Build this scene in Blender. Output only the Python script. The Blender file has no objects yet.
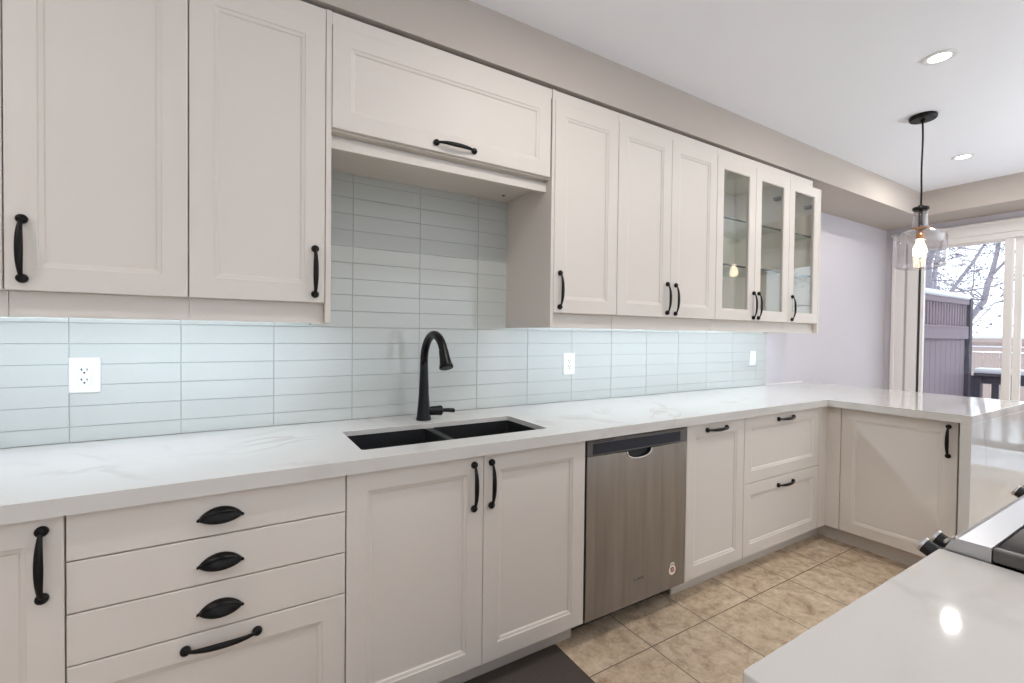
import bpy, bmesh, math, random
from mathutils import Vector, Matrix

random.seed(7)
S = bpy.context.scene
COL = S.collection

# ------------------------------------------------------------------ camera
cam_data = bpy.data.cameras.new('camera')
cam_data.sensor_width = 36.0
cam_data.lens = 459.205 / 1024 * 36.0
cam_data.clip_start = 0.02
cam_data.clip_end = 200
cam = bpy.data.objects.new('camera', cam_data)
COL.objects.link(cam)
_r = Vector((0.85551273, -0.5176575, 0.01134379))
_u = Vector((-0.00131448, 0.01973702, 0.99980434))
_f = Vector((0.51778011, 0.85536025, -0.01620482))
cam.matrix_world = Matrix(((_r.x, _u.x, -_f.x, -1.19737), (_r.y, _u.y, -_f.y, -2.03199),
                           (_r.z, _u.z, -_f.z, 1.25446), (0, 0, 0, 1)))
S.camera = cam

# ------------------------------------------------------------------ world: overcast winter sky
SKY_LOW, SKY_HIGH = 1.7, 3.2
W = bpy.data.worlds.new('overcast_sky')
S.world = W
W.use_nodes = True
_bg = W.node_tree.nodes['Background']
_bg.inputs['Color'].default_value = (0.84, 0.91, 1.0, 1)
_bg.inputs['Strength'].default_value = 1.5
# the cloud cover is thinner, so brighter, on the sun's side
_nt = W.node_tree
_tc = _nt.nodes.new('ShaderNodeTexCoord')
_dot = _nt.nodes.new('ShaderNodeVectorMath')
_dot.operation = 'DOT_PRODUCT'
_dot.inputs[1].default_value = Vector((0.92, -0.25, 0.30)).normalized()
_nt.links.new(_tc.outputs['Generated'], _dot.inputs[0])
_mr = _nt.nodes.new('ShaderNodeMapRange')
_mr.inputs['From Min'].default_value = 0.25
_mr.inputs['From Max'].default_value = 1.0
_mr.inputs['To Min'].default_value = SKY_LOW
_mr.inputs['To Max'].default_value = SKY_HIGH
_nt.links.new(_dot.outputs['Value'], _mr.inputs['Value'])
_nt.links.new(_mr.outputs['Result'], _bg.inputs['Strength'])

# ------------------------------------------------------------------ colour management
S.view_settings.view_transform = 'Standard'
S.view_settings.look = 'None'
S.view_settings.gamma = 1.0
S.view_settings.use_curve_mapping = False
S.view_settings.exposure = 0.09
S.cycles.max_bounces = 10
S.cycles.diffuse_bounces = 6
S.cycles.transmission_bounces = 8
S.cycles.transparent_max_bounces = 16
S.cycles.caustics_reflective = False
S.cycles.caustics_refractive = False
S.cycles.sample_clamp_indirect = 6.0

DOWNLIGHT_W = 8.4
FILL_LAMP_W = 66.0
LED_STRENGTH = 30.0
LED_COLOR = (0.70, 0.84, 1.0)
DOWN_COLOR = (1.0, 0.97, 0.94)
CEIL = 2.5525

# ------------------------------------------------------------------ materials
def lin(c):
    return tuple(((x / 255) / 12.92 if x / 255 <= 0.04045 else ((x / 255 + 0.055) / 1.055) ** 2.4) for x in c) + (1,)

def mat(name, rgb, rough=0.5, metal=0.0, spec=0.5, noise=0.0, nscale=6.0, bump=0.0, bscale=200.0, coat=0.0, stretch=None):
    m = bpy.data.materials.new(name)
    m.use_nodes = True
    nt = m.node_tree
    b = nt.nodes['Principled BSDF']
    b.inputs['Base Color'].default_value = lin(rgb)
    b.inputs['Roughness'].default_value = rough
    b.inputs['Metallic'].default_value = metal
    b.inputs['Specular IOR Level'].default_value = spec
    b.inputs['Coat Weight'].default_value = coat
    tc = nt.nodes.new('ShaderNodeTexCoord')
    src = tc.outputs['Object']
    if stretch:
        mp = nt.nodes.new('ShaderNodeMapping')
        mp.inputs['Scale'].default_value = stretch
        nt.links.new(src, mp.inputs['Vector'])
        src = mp.outputs['Vector']
    n = nt.nodes.new('ShaderNodeTexNoise')
    n.inputs['Scale'].default_value = nscale
    n.inputs['Detail'].default_value = 5
    nt.links.new(src, n.inputs['Vector'])
    r = nt.nodes.new('ShaderNodeMix')
    r.data_type = 'RGBA'
    c = lin(rgb)
    r.inputs[6].default_value = tuple(x * (1 - noise) for x in c[:3]) + (1,)
    r.inputs[7].default_value = tuple(min(1, x * (1 + noise)) for x in c[:3]) + (1,)
    nt.links.new(n.outputs['Fac'], r.inputs[0])
    nt.links.new(r.outputs[2], b.inputs['Base Color'])
    if bump:
        n2 = nt.nodes.new('ShaderNodeTexNoise')
        n2.inputs['Scale'].default_value = bscale
        n2.inputs['Detail'].default_value = 3
        nt.links.new(src, n2.inputs['Vector'])
        bp = nt.nodes.new('ShaderNodeBump')
        bp.inputs['Strength'].default_value = bump
        bp.inputs['Distance'].default_value = 0.001
        nt.links.new(n2.outputs['Fac'], bp.inputs['Height'])
        nt.links.new(bp.outputs['Normal'], b.inputs['Normal'])
    return m

def emit_mat(name, rgb, strength):
    m = bpy.data.materials.new(name)
    m.use_nodes = True
    nt = m.node_tree
    nt.nodes.clear()
    o = nt.nodes.new('ShaderNodeOutputMaterial')
    e = nt.nodes.new('ShaderNodeEmission')
    e.inputs['Color'].default_value = tuple(rgb) + (1,)
    e.inputs['Strength'].default_value = strength
    nt.links.new(e.outputs[0], o.inputs['Surface'])
    return m

def schlick(nt, f0, power=5.0):
    """two-sided fresnel weight from the facing angle"""
    lw = nt.nodes.new('ShaderNodeLayerWeight')
    lw.inputs['Blend'].default_value = 0.5
    pw = nt.nodes.new('ShaderNodeMath')
    pw.operation = 'POWER'
    pw.inputs[1].default_value = power
    nt.links.new(lw.outputs['Facing'], pw.inputs[0])
    ma = nt.nodes.new('ShaderNodeMath')
    ma.operation = 'MULTIPLY_ADD'
    ma.inputs[1].default_value = 1 - f0
    ma.inputs[2].default_value = f0
    nt.links.new(pw.outputs[0], ma.inputs[0])
    return ma.outputs[0]

def pane_mat(name, tint=(1, 1, 1), refl=0.09):
    """clear sheet glass: mostly transparent with a fresnel reflection"""
    m = bpy.data.materials.new(name)
    m.use_nodes = True
    nt = m.node_tree
    nt.nodes.clear()
    o = nt.nodes.new('ShaderNodeOutputMaterial')
    t = nt.nodes.new('ShaderNodeBsdfTransparent')
    t.inputs['Color'].default_value = tuple(tint) + (1,)
    g = nt.nodes.new('ShaderNodeBsdfGlossy')
    g.inputs['Roughness'].default_value = 0.02
    mx = nt.nodes.new('ShaderNodeMixShader')
    nt.links.new(schlick(nt, refl / 2), mx.inputs[0])
    nt.links.new(t.outputs[0], mx.inputs[1])
    nt.links.new(g.outputs[0], mx.inputs[2])
    nt.links.new(mx.outputs[0], o.inputs['Surface'])
    return m

def quartz_mat(name, base=(200, 196, 190)):
    m = mat(name, base, rough=0.05, noise=0.03, nscale=3, spec=0.3)
    nt = m.node_tree
    b = nt.nodes['Principled BSDF']
    mixn = [n for n in nt.nodes if n.type == 'MIX'][0]
    tc = [n for n in nt.nodes if n.type == 'TEX_COORD'][0]
    n1 = nt.nodes.new('ShaderNodeTexNoise')
    n1.inputs['Scale'].default_value = 1.6
    n1.inputs['Detail'].default_value = 6
    n1.inputs['Distortion'].default_value = 1.3
    nt.links.new(tc.outputs['Object'], n1.inputs['Vector'])
    ab = nt.nodes.new('ShaderNodeMath')
    ab.operation = 'SUBTRACT'
    ab.inputs[1].default_value = 0.5
    nt.links.new(n1.outputs['Fac'], ab.inputs[0])
    ab2 = nt.nodes.new('ShaderNodeMath')
    ab2.operation = 'ABSOLUTE'
    nt.links.new(ab.outputs[0], ab2.inputs[0])
    rp = nt.nodes.new('ShaderNodeValToRGB')
    rp.color_ramp.elements[0].position = 0.0
    rp.color_ramp.elements[0].color = (1, 1, 1, 1)
    rp.color_ramp.elements[1].position = 0.03
    rp.color_ramp.elements[1].color = (0, 0, 0, 1)
    nt.links.new(ab2.outputs[0], rp.inputs[0])
    n3 = nt.nodes.new('ShaderNodeTexNoise')
    n3.inputs['Scale'].default_value = 2.3
    nt.links.new(tc.outputs['Object'], n3.inputs['Vector'])
    rp3 = nt.nodes.new('ShaderNodeValToRGB')
    rp3.color_ramp.elements[0].position = 0.48
    rp3.color_ramp.elements[1].position = 0.68
    nt.links.new(n3.outputs['Fac'], rp3.inputs[0])
    mu = nt.nodes.new('ShaderNodeMath')
    mu.operation = 'MULTIPLY'
    nt.links.new(rp.outputs[0], mu.inputs[0])
    nt.links.new(rp3.outputs[0], mu.inputs[1])
    mu2 = nt.nodes.new('ShaderNodeMath')
    mu2.operation = 'MULTIPLY'
    mu2.inputs[1].default_value = 0.55
    nt.links.new(mu.outputs[0], mu2.inputs[0])
    mx = nt.nodes.new('ShaderNodeMix')
    mx.data_type = 'RGBA'
    mx.inputs[7].default_value = lin((168, 158, 146))
    nt.links.new(mu2.outputs[0], mx.inputs[0])
    nt.links.new(mixn.outputs[2], mx.inputs[6])
    nt.links.new(mx.outputs[2], b.inputs['Base Color'])
    return m

def floor_mat():
    m = bpy.data.materials.new('beige_floor_tile')
    m.use_nodes = True
    nt = m.node_tree
    b = nt.nodes['Principled BSDF']
    b.inputs['Roughness'].default_value = 0.42
    tc = nt.nodes.new('ShaderNodeTexCoord')
    mp = nt.nodes.new('ShaderNodeMapping')
    mp.inputs['Location'].default_value = (-0.246 + 0.338 * 30, 0.764 + 0.338 * 30, 0)
    nt.links.new(tc.outputs['Object'], mp.inputs['Vector'])
    br = nt.nodes.new('ShaderNodeTexBrick')
    br.offset = 0.0
    br.inputs['Scale'].default_value = 1.0
    br.inputs['Brick Width'].default_value = 0.338
    br.inputs['Row Height'].default_value = 0.338
    br.inputs['Mortar Size'].default_value = 0.0022
    br.inputs['Mortar Smooth'].default_value = 0.1
    br.inputs['Color1'].default_value = (0.40, 0.40, 0.40, 1)
    br.inputs['Color2'].default_value = (0.60, 0.60, 0.60, 1)
    nt.links.new(mp.outputs[0], br.inputs['Vector'])
    n = nt.nodes.new('ShaderNodeTexNoise')
    n.inputs['Scale'].default_value = 15
    n.inputs['Detail'].default_value = 9
    n.inputs['Roughness'].default_value = 0.74
    n.inputs['Distortion'].default_value = 0.25
    # shift the marbling from tile to tile
    ad = nt.nodes.new('ShaderNodeVectorMath')
    ad.operation = 'MULTIPLY_ADD'
    ad.inputs[1].default_value = (11, 7, 5)
    nt.links.new(br.outputs['Color'], ad.inputs[0])
    nt.links.new(mp.outputs[0], ad.inputs[2])
    nt.links.new(ad.outputs[0], n.inputs['Vector'])
    rp = nt.nodes.new('ShaderNodeValToRGB')
    e = rp.color_ramp.elements
    e[0].position = 0.30
    e[0].color = lin((142, 116, 92))
    e[1].position = 0.72
    e[1].color = lin((222, 205, 182))
    k = e.new(0.5)
    k.color = lin((193, 171, 144))
    nt.links.new(n.outputs['Fac'], rp.inputs[0])
    mx = nt.nodes.new('ShaderNodeMix')
    mx.data_type = 'RGBA'
    mx.inputs[7].default_value = lin((92, 80, 68))
    nt.links.new(br.outputs['Fac'], mx.inputs[0])
    nt.links.new(rp.outputs[0], mx.inputs[6])
    nt.links.new(mx.outputs[2], b.inputs['Base Color'])
    iv = nt.nodes.new('ShaderNodeMath')
    iv.operation = 'SUBTRACT'
    iv.inputs[0].default_value = 1.0
    nt.links.new(br.outputs['Fac'], iv.inputs[1])
    bp = nt.nodes.new('ShaderNodeBump')
    bp.inputs['Strength'].default_value = 0.6
    bp.inputs['Distance'].default_value = 0.002
    nt.links.new(iv.outputs[0], bp.inputs['Height'])
    nt.links.new(bp.outputs['Normal'], b.inputs['Normal'])
    return m

M = {}
M['cabinet'] = mat('cabinet_paint', (211, 203, 194), rough=0.5, noise=0.012, nscale=5, bump=0.05, bscale=500)
M['cabinet_inside'] = mat('cabinet_inside', (232, 225, 215), rough=0.5, noise=0.01)
M['dark_gap'] = mat('shadow_gap_black', (26, 24, 22), rough=0.8)
M['plinth'] = mat('toe_kick_paint', (203, 196, 187), rough=0.45, noise=0.01)
M['wall'] = mat('wall_paint', (199, 194, 198), rough=0.85, noise=0.015, nscale=3, bump=0.15, bscale=300)
M['soffit'] = mat('bulkhead_shaded_wall_paint', (183, 173, 164), rough=0.85, noise=0.015, nscale=3, bump=0.15, bscale=300)  # wall paint made darker and warmer, the bulkhead's shade put into colour
M['ceiling'] = mat('ceiling_paint', (240, 241, 245), rough=0.9, noise=0.01, nscale=3, bump=0.1, bscale=260)
M['white_trim'] = mat('trim_paint', (236, 231, 226), rough=0.4, noise=0.01)
M['tile'] = mat('glazed_wall_tile', (188, 190, 185), rough=0.09, noise=0.02, nscale=5, bump=0.05, bscale=14)
M['grout'] = mat('tile_grout', (158, 159, 157), rough=0.9, noise=0.03)
M['quartz'] = quartz_mat('veined_white_quartz')
M['floor'] = floor_mat()
M['black_metal'] = mat('oil_rubbed_black_metal', (20, 18, 17), rough=0.38, metal=0.6, noise=0.15, nscale=30)
M['faucet'] = mat('matte_black_metal', (17, 17, 18), rough=0.33, metal=0.5, noise=0.1, nscale=20)
M['sink'] = mat('black_granite_sink', (20, 20, 21), rough=0.42, noise=0.25, nscale=220, bump=0.15, bscale=500)
M['steel'] = mat('brushed_stainless', (141, 136, 132), rough=0.27, metal=0.92, noise=0.34, nscale=1.0, bump=0.10, bscale=3.0, stretch=(26, 26, 1.6))
M['steel_bright'] = mat('brushed_steel_trim', (196, 196, 198), rough=0.3, metal=0.9, noise=0.05, nscale=20, stretch=(1, 40, 40))
M['steel_dark'] = mat('dark_grey_metal', (96, 93, 90), rough=0.4, metal=0.5, noise=0.05)
M['panel_black'] = mat('glossy_control_panel', (34, 37, 47), spec=0.25, rough=0.3, noise=0.04)
M['black_glass'] = mat('black_ceramic_glass', (13, 13, 16), rough=0.05, noise=0.05)
M['chrome'] = mat('chrome', (215, 213, 210), rough=0.12, metal=1.0)
M['plastic_white'] = mat('white_plastic', (226, 226, 224), rough=0.35)
M['plastic_black'] = mat('black_plastic', (18, 18, 18), rough=0.5)
M['carpet'] = mat('cream_carpet', (228, 226, 222), rough=0.95, noise=0.06, nscale=60, bump=0.5, bscale=400)
M['linen'] = mat('linen_white', (236, 232, 226), rough=0.6)
M['mat'] = mat('dark_brown_mat', (72, 64, 58), rough=0.95, noise=0.3, nscale=140, bump=0.6, bscale=300)
M['glass_pane'] = pane_mat('clear_glass_pane', (0.97, 0.985, 0.98))
M['glass_cab'] = pane_mat('cabinet_glass', (0.98, 0.985, 0.98))
M['glass_shelf'] = pane_mat('shelf_glass', (0.90, 0.96, 0.94))
M['glass_edge'] = mat('shelf_glass_edge', (44, 58, 54), rough=0.2)
M['brass'] = mat('aged_brass', (168, 120, 70), rough=0.3, metal=0.9, noise=0.05)
M['lamp_face'] = emit_mat('downlight_face', (1.0, 0.95, 0.88), 14)
M['bulb'] = emit_mat('warm_bulb', (1.0, 0.82, 0.58), 12)
M['led'] = emit_mat('led_strip', LED_COLOR, LED_STRENGTH)
M['fence'] = mat('stained_fence_wood', (134, 118, 128), rough=0.8, noise=0.12, nscale=4, stretch=(6, 6, 0.6))
M['fence_dark'] = mat('dark_stained_wood', (78, 72, 84), rough=0.8, noise=0.12, nscale=4)
M['fence_far'] = mat('weathered_cedar', (196, 174, 166), rough=0.85, noise=0.1, nscale=3)
M['snow'] = mat('snow', (240, 242, 248), rough=0.9, noise=0.03, nscale=3, bump=0.3, bscale=20)
M['bark'] = mat('hazy_bark', (160, 153, 162), rough=0.9, noise=0.25, nscale=6)  # bark colour lightened to carry the pale outdoor haze
M['leaf'] = mat('dry_leaf', (118, 111, 124), rough=0.9, noise=0.25, nscale=3)
M['gasket'] = mat('dark_gasket', (52, 54, 58), rough=0.7)
M['badge_red'] = mat('sticker_red', (120, 42, 30), rough=0.5)
M['badge_white'] = mat('sticker_cream', (226, 214, 200), rough=0.5)

# thin coloured glass for the pendant shade
def shade_glass():
    m = bpy.data.materials.new('pendant_glass')
    m.use_nodes = True
    nt = m.node_tree
    nt.nodes.clear()
    o = nt.nodes.new('ShaderNodeOutputMaterial')
    t = nt.nodes.new('ShaderNodeBsdfTransparent')
    t.inputs['Color'].default_value = (0.93, 0.92, 0.93, 1)
    g = nt.nodes.new('ShaderNodeBsdfGlossy')
    g.inputs['Roughness'].default_value = 0.03
    mx = nt.nodes.new('ShaderNodeMixShader')
    nt.links.new(schlick(nt, 0.07, 2.4), mx.inputs[0])
    nt.links.new(t.outputs[0], mx.inputs[1])
    nt.links.new(g.outputs[0], mx.inputs[2])
    nt.links.new(mx.outputs[0], o.inputs['Surface'])
    return m
M['shade'] = shade_glass()

# ------------------------------------------------------------------ mesh helpers (world coordinates; objects are shifted to their root)
class MB:
    def __init__(self):
        self.bm = bmesh.new()

    def quad(self, pts):
        vs = [self.bm.verts.new(p) for p in pts]
        return self.bm.faces.new(vs)

    def box(self, x0, x1, y0, y1, z0, z1, bev=0.0, seg=1):
        if x0 > x1: x0, x1 = x1, x0
        if y0 > y1: y0, y1 = y1, y0
        if z0 > z1: z0, z1 = z1, z0
        b = bmesh.new()
        bmesh.ops.create_cube(b, size=1.0)
        for v in b.verts:
            v.co = Vector(((x0 + x1) / 2 + v.co.x * (x1 - x0), (y0 + y1) / 2 + v.co.y * (y1 - y0), (z0 + z1) / 2 + v.co.z * (z1 - z0)))
        if bev > 0:
            bmesh.ops.bevel(b, geom=list(b.edges), offset=bev, segments=seg, affect='EDGES', profile=0.5)
        self.join(b)
        return self

    def join(self, b, mtx=None):
        if mtx is not None:
            bmesh.ops.transform(b, matrix=mtx, verts=list(b.verts))
        me = bpy.data.meshes.new('tmp')
        b.to_mesh(me)
        b.free()
        self.bm.from_mesh(me)
        bpy.data.meshes.remove(me)

    def tube(self, pts, rads, n=12, squash=None, cap=True, up=None):
        """swept round tube through pts with per-point radii"""
        pts = [Vector(p) for p in pts]
        rings = []
        ref = Vector(up) if up else None
        for i, p in enumerate(pts):
            if i == 0: t = pts[1] - pts[0]
            elif i == len(pts) - 1: t = pts[-1] - pts[-2]
            else: t = (pts[i + 1] - pts[i]).normalized() + (pts[i] - pts[i - 1]).normalized()
            t.normalize()
            if ref is None:
                ref = Vector((0, 0, 1)) if abs(t.z) < 0.9 else Vector((1, 0, 0))
            a = ref - t * ref.dot(t)
            if a.length < 1e-5:
                a = t.orthogonal()
            a.normalize()
            ref = a
            b = t.cross(a)
            r = rads[i] if hasattr(rads, '__len__') else rads
            ra, rb = (r, r) if squash is None else (r * squash[0], r * squash[1])
            rings.append([self.bm.verts.new(p + a * ra * math.cos(2 * math.pi * k / n) + b * rb * math.sin(2 * math.pi * k / n)) for k in range(n)])
        for q in range(len(rings) - 1):
            for k in range(n):
                self.bm.faces.new((rings[q][k], rings[q][(k + 1) % n], rings[q + 1][(k + 1) % n], rings[q + 1][k]))
        if cap:
            self.bm.faces.new(rings[0][::-1])
            self.bm.faces.new(rings[-1])
        return self

    def lathe(self, prof, c, axis='z', n=32, closed=False):
        """prof: list of (radius, height) about the axis through c"""
        c = Vector(c)
        def P(r, h, a):
            ca, sa = r * math.cos(a), r * math.sin(a)
            if axis == 'z': return c + Vector((ca, sa, h))
            if axis == 'y': return c + Vector((ca, h, sa))
            return c + Vector((h, ca, sa))
        rings = []
        for r, h in prof:
            if r < 1e-6:
                rings.append([self.bm.verts.new(P(0, h, 0))])
            else:
                rings.append([self.bm.verts.new(P(r, h, 2 * math.pi * k / n)) for k in range(n)])
        m = len(rings)
        for q in range(m if closed else m - 1):
            A, B = rings[q], rings[(q + 1) % m]
            for k in range(n):
                k2 = (k + 1) % n
                if len(A) == 1 and len(B) == 1: continue
                if len(A) == 1: self.bm.faces.new((A[0], B[k], B[k2]))
                elif len(B) == 1: self.bm.faces.new((A[k], A[k2], B[0]))
                else: self.bm.faces.new((A[k], A[k2], B[k2], B[k]))
        return self

    def rings(self, loops, close_first=True, close_last=True, wrap=False):
        """bridge successive 4-corner (or n-corner) loops of points"""
        R = [[self.bm.verts.new(p) for p in lp] for lp in loops]
        n = len(R[0])
        rng = range(len(R)) if wrap else range(len(R) - 1)
        for q in rng:
            A, B = R[q], R[(q + 1) % len(R)]
            for k in range(n):
                self.bm.faces.new((A[k], A[(k + 1) % n], B[(k + 1) % n], B[k]))
        if not wrap:
            if close_first: self.bm.faces.new(R[0][::-1])
            if close_last: self.bm.faces.new(R[-1])
        return self

    def build(self, name, material, parent=None, smooth=False, loc=None, angle=None):
        bmesh.ops.recalc_face_normals(self.bm, faces=list(self.bm.faces))
        off = Vector(loc) if loc is not None else (world_loc(parent) if parent is not None else Vector((0, 0, 0)))
        me = bpy.data.meshes.new(name)
        if loc is not None:
            bmesh.ops.translate(self.bm, vec=-off, verts=list(self.bm.verts))
        elif parent is not None:
            bmesh.ops.translate(self.bm, vec=-off, verts=list(self.bm.verts))
        self.bm.to_mesh(me)
        self.bm.free()
        me.materials.append(material)
        if smooth or angle:
            me.shade_smooth()
            if angle:
                me.set_sharp_from_angle(angle=math.radians(angle))
        o = bpy.data.objects.new(name, me)
        COL.objects.link(o)
        if loc is not None: o.location = off
        if parent is not None: o.parent = parent
        return o

def world_loc(o):
    v = Vector((0, 0, 0))
    while o is not None:
        v = v + Vector(o.location)
        o = o.parent
    return v

def thing(name, loc, label, cat, group=None):
    o = bpy.data.objects.new(name, None)
    o.empty_display_size = 0.05
    COL.objects.link(o)
    o.location = loc
    o['label'] = label
    o['category'] = cat
    if group: o['group'] = group
    return o

def tag(o, label, cat, group=None, kind=None):
    o['label'] = label
    o['category'] = cat
    if group: o['group'] = group
    if kind: o['kind'] = kind
    return o

def struct(o, label=None):
    o['kind'] = 'structure'
    if label: o['label'] = label
    return o

# ------------------------------------------------------------------ cabinet front builders
# a "frame" maps (a across, b up, d outwards) to the world
class Frame:
    def __init__(self, kind, plane):
        self.kind, self.plane = kind, plane
    def __call__(self, a, b, d=0.0):
        if self.kind == '-y': return Vector((a, self.plane - d, b))
        if self.kind == '+y': return Vector((a, self.plane + d, b))
        return Vector((self.plane - d, a, b))        # faces -x, a is world y

def rect(F, a0, a1, b0, b1, ins, d):
    return [F(a0 + ins, b0 + ins, d), F(a1 - ins, b0 + ins, d), F(a1 - ins, b1 - ins, d), F(a0 + ins, b1 - ins, d)]

DOOR_T = 0.019
def panel_front(F, a0, a1, b0, b1, stile=0.062):
    """raised frame with a stepped bead around a recessed flat panel"""
    g = MB()
    L = [rect(F, a0, a1, b0, b1, 0, -DOOR_T), rect(F, a0, a1, b0, b1, 0, -0.0018), rect(F, a0, a1, b0, b1, 0.0018, 0)]
    for ins, d in ((stile - 0.001, 0), (stile + 0.001, -0.0025), (stile + 0.010, -0.0050), (stile + 0.0125, -0.0085), (stile + 0.0155, -0.0092)):
        L.append(rect(F, a0, a1, b0, b1, ins, d))
    g.rings(L)
    return g

def slab_front(F, a0, a1, b0, b1):
    g = MB()
    g.rings([rect(F, a0, a1, b0, b1, 0, -DOOR_T), rect(F, a0, a1, b0, b1, 0, -0.0018), rect(F, a0, a1, b0, b1, 0.0018, 0)])
    return g

def glass_front(F, a0, a1, b0, b1, stile=0.066):
    g = MB()
    g.rings([rect(F, a0, a1, b0, b1, 0, -DOOR_T), rect(F, a0, a1, b0, b1, 0, -0.0018), rect(F, a0, a1, b0, b1, 0.0018, 0),
             rect(F, a0, a1, b0, b1, stile - 0.006, 0), rect(F, a0, a1, b0, b1, stile, -0.004), rect(F, a0, a1, b0, b1, stile, -DOOR_T)], wrap=True)
    return g

def bar_handle(F, a, b, vertical, parent, length=0.150):
    """arched bar with a thick middle on two round feet"""
    g = MB()
    h = length / 2
    P = (lambda t, d: F(a, b + t, d)) if vertical else (lambda t, d: F(a + t, b, d))
    for s in (-1, 1):
        prof = [(0.0108, 0.0), (0.0120, 0.0015), (0.0122, 0.005), (0.0114, 0.009), (0.0088, 0.0125), (0.0042, 0.0140)]
        g.tube([P(s * h, q[1]) for q in prof], [q[0] for q in prof], n=18)
    pts, rr = [], []
    N = 18
    for i in range(N + 1):
        t = -1 + 2 * i / N
        k = (1 - t * t)
        pts.append(P(t * h, 0.0105 + 0.0150 * (1 - abs(t) ** 2.6)))
        rr.append(0.0036 + 0.0048 * k)
    e = F(0, 0, 1) - F(0, 0, 0)
    g.tube(pts, rr, n=14, squash=(0.62, 1.0), up=tuple(e))
    return g.build('handle', M['black_metal'], parent, smooth=True)

def cup_handle(F, a, b, parent, w=0.100, h=0.029, depth=0.028):
    """half-dome cup pull, open underneath, with small ears"""
    g = MB()
    NU, NV = 20, 8
    for shell, inset in ((0, 0.0), (1, 0.0025)):
        grid = []
        for j in range(NV + 1):
            ph = (math.pi / 2) * j / NV            # 0 = top edge on the drawer, 90 deg = lip
            row = []
            for i in range(NU + 1):
                t = -1 + 2 * i / NU
                k = max(0.0, 1 - t * t) ** 0.75
                hh = (h - inset) * k
                dd = (depth - inset) * k
                zz = b + hh * math.cos(ph) - 0.0075 * k * math.sin(ph) ** 2
                d = 0.0012 + dd * math.sin(ph) ** 0.9
                row.append(g.bm.verts.new(F(a + t * (w / 2 - inset * 0.5), zz - 0.010, d)))
            grid.append(row)
        for j in range(NV):
            for i in range(NU):
                g.bm.faces.new((grid[j][i], grid[j][i + 1], grid[j + 1][i + 1], grid[j + 1][i]))
        if shell == 0: lip0 = grid[-1]
        else:
            lip1 = grid[-1]
            for i in range(NU):
                g.bm.faces.new((lip0[i], lip0[i + 1], lip1[i + 1], lip1[i]))
    bmesh.ops.remove_doubles(g.bm, verts=list(g.bm.verts), dist=0.0003)
    for s in (-1, 1):                                  # little flared ears
        g.tube([F(a + s * w * 0.46, b - 0.008, 0.003), F(a + s * w * 0.50, b - 0.0105, 0.003), F(a + s * w * 0.525, b - 0.010, 0.003)], [0.0042, 0.0040, 0.0022], n=8)
    # raised ridge along the dome
    pts = [F(a + t * w / 2, b - 0.010 + h * 0.72 * max(0, 1 - t * t) ** 0.75, 0.0025 + depth * 0.72 * max(0, 1 - t * t) ** 0.75) for t in [-0.9 + 1.8 * i / 14 for i in range(15)]]
    g.tube(pts, 0.0012, n=6)
    return g.build('handle', M['black_metal'], parent, smooth=True)

def carcass(F, a0, a1, b0, b1, dep, front_d=-0.022, t=0.018):
    """open-fronted box of boards behind the door plane"""
    g = MB()
    def bx(aa0, aa1, bb0, bb1, d0, d1):
        p, q = F(aa0, bb0, d0), F(aa1, bb1, d1)
        g.box(p.x, q.x, p.y, q.y, p.z, q.z)
    bx(a0, a0 + t, b0, b1, front_d, -dep)
    bx(a1 - t, a1, b0, b1, front_d, -dep)
    bx(a0 + t, a1 - t, b0, b0 + t, front_d, -dep)
    bx(a0 + t, a1 - t, b1 - t, b1, front_d, -dep)
    bx(a0 + t, a1 - t, b0 + t, b1 - t, -dep + 0.008, -dep)
    return g

# ------------------------------------------------------------------ structure: floor, walls, ceiling, bulkhead
XW0, XF = -3.2, 4.474
YB = -5.6
g = MB(); g.box(XW0 - 0.1, XF + 0.1, YB - 0.1, 0.12, -0.1, 0.0)
struct(g.build('floor', M['floor']), 'beige marbled square floor tiles with dark grout')
g = MB(); g.box(XW0 - 0.1, XF + 0.1, YB - 0.1, 0.12, CEIL, CEIL + 0.1)
struct(g.build('ceiling', M['ceiling']), 'white ceiling')
g = MB(); g.box(XW0 - 0.1, XF + 0.1, 0.008, 0.12, 0.0, CEIL)
struct(g.build('wall_back', M['wall']), 'pale wall behind the cabinets')
g = MB(); g.box(XW0 - 0.1, XW0, YB, 0.008, 0.0, CEIL)
struct(g.build('wall_left', M['wall']), 'left wall')
# far wall with the sliding door opening
DY0, DY1, DZ = -0.170, -2.16, 2.176
g = MB()
g.box(XF, XF + 0.12, DY0, 0.008, 0.0, CEIL)
g.box(XF, XF + 0.12, DY0, DY1, DZ, CEIL)
g.box(XF, XF + 0.12, YB, DY1, 0.0, CEIL)
struct(g.build('wall_right', M['wall']), 'pale wall around the sliding door')
# wall behind the camera with an unseen window, made wide to add daylight
WX0, WX1, WZ0, WZ1 = -2.4, 3.4, 0.25, 2.3
g = MB()
g.box(XW0, WX0, YB - 0.12, YB, 0, CEIL)
g.box(WX1, XF, YB - 0.12, YB, 0, CEIL)
g.box(WX0, WX1, YB - 0.12, YB, 0, WZ0)
g.box(WX0, WX1, YB - 0.12, YB, WZ1, CEIL)
struct(g.build('wall_front', M['wall']), 'wall behind the camera')
g = MB()
for i in range(5):
    xm = WX0 + (WX1 - WX0) * i / 4
    g.box(xm - 0.035, xm + 0.035, YB - 0.10, YB - 0.02, WZ0, WZ1)
g.box(WX0, WX1, YB - 0.10, YB - 0.02, WZ0, WZ0 + 0.06)
g.box(WX0, WX1, YB - 0.10, YB - 0.02, WZ1 - 0.06, WZ1)
wf = struct(g.build('window_1', M['white_trim']), 'wide white window behind the camera, sized to add daylight')
g = MB(); g.box(WX0, WX1, YB - 0.065, YB - 0.059, WZ0 + 0.03, WZ1 - 0.03)
g.build('pane', M['glass_pane'], wf)
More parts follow.
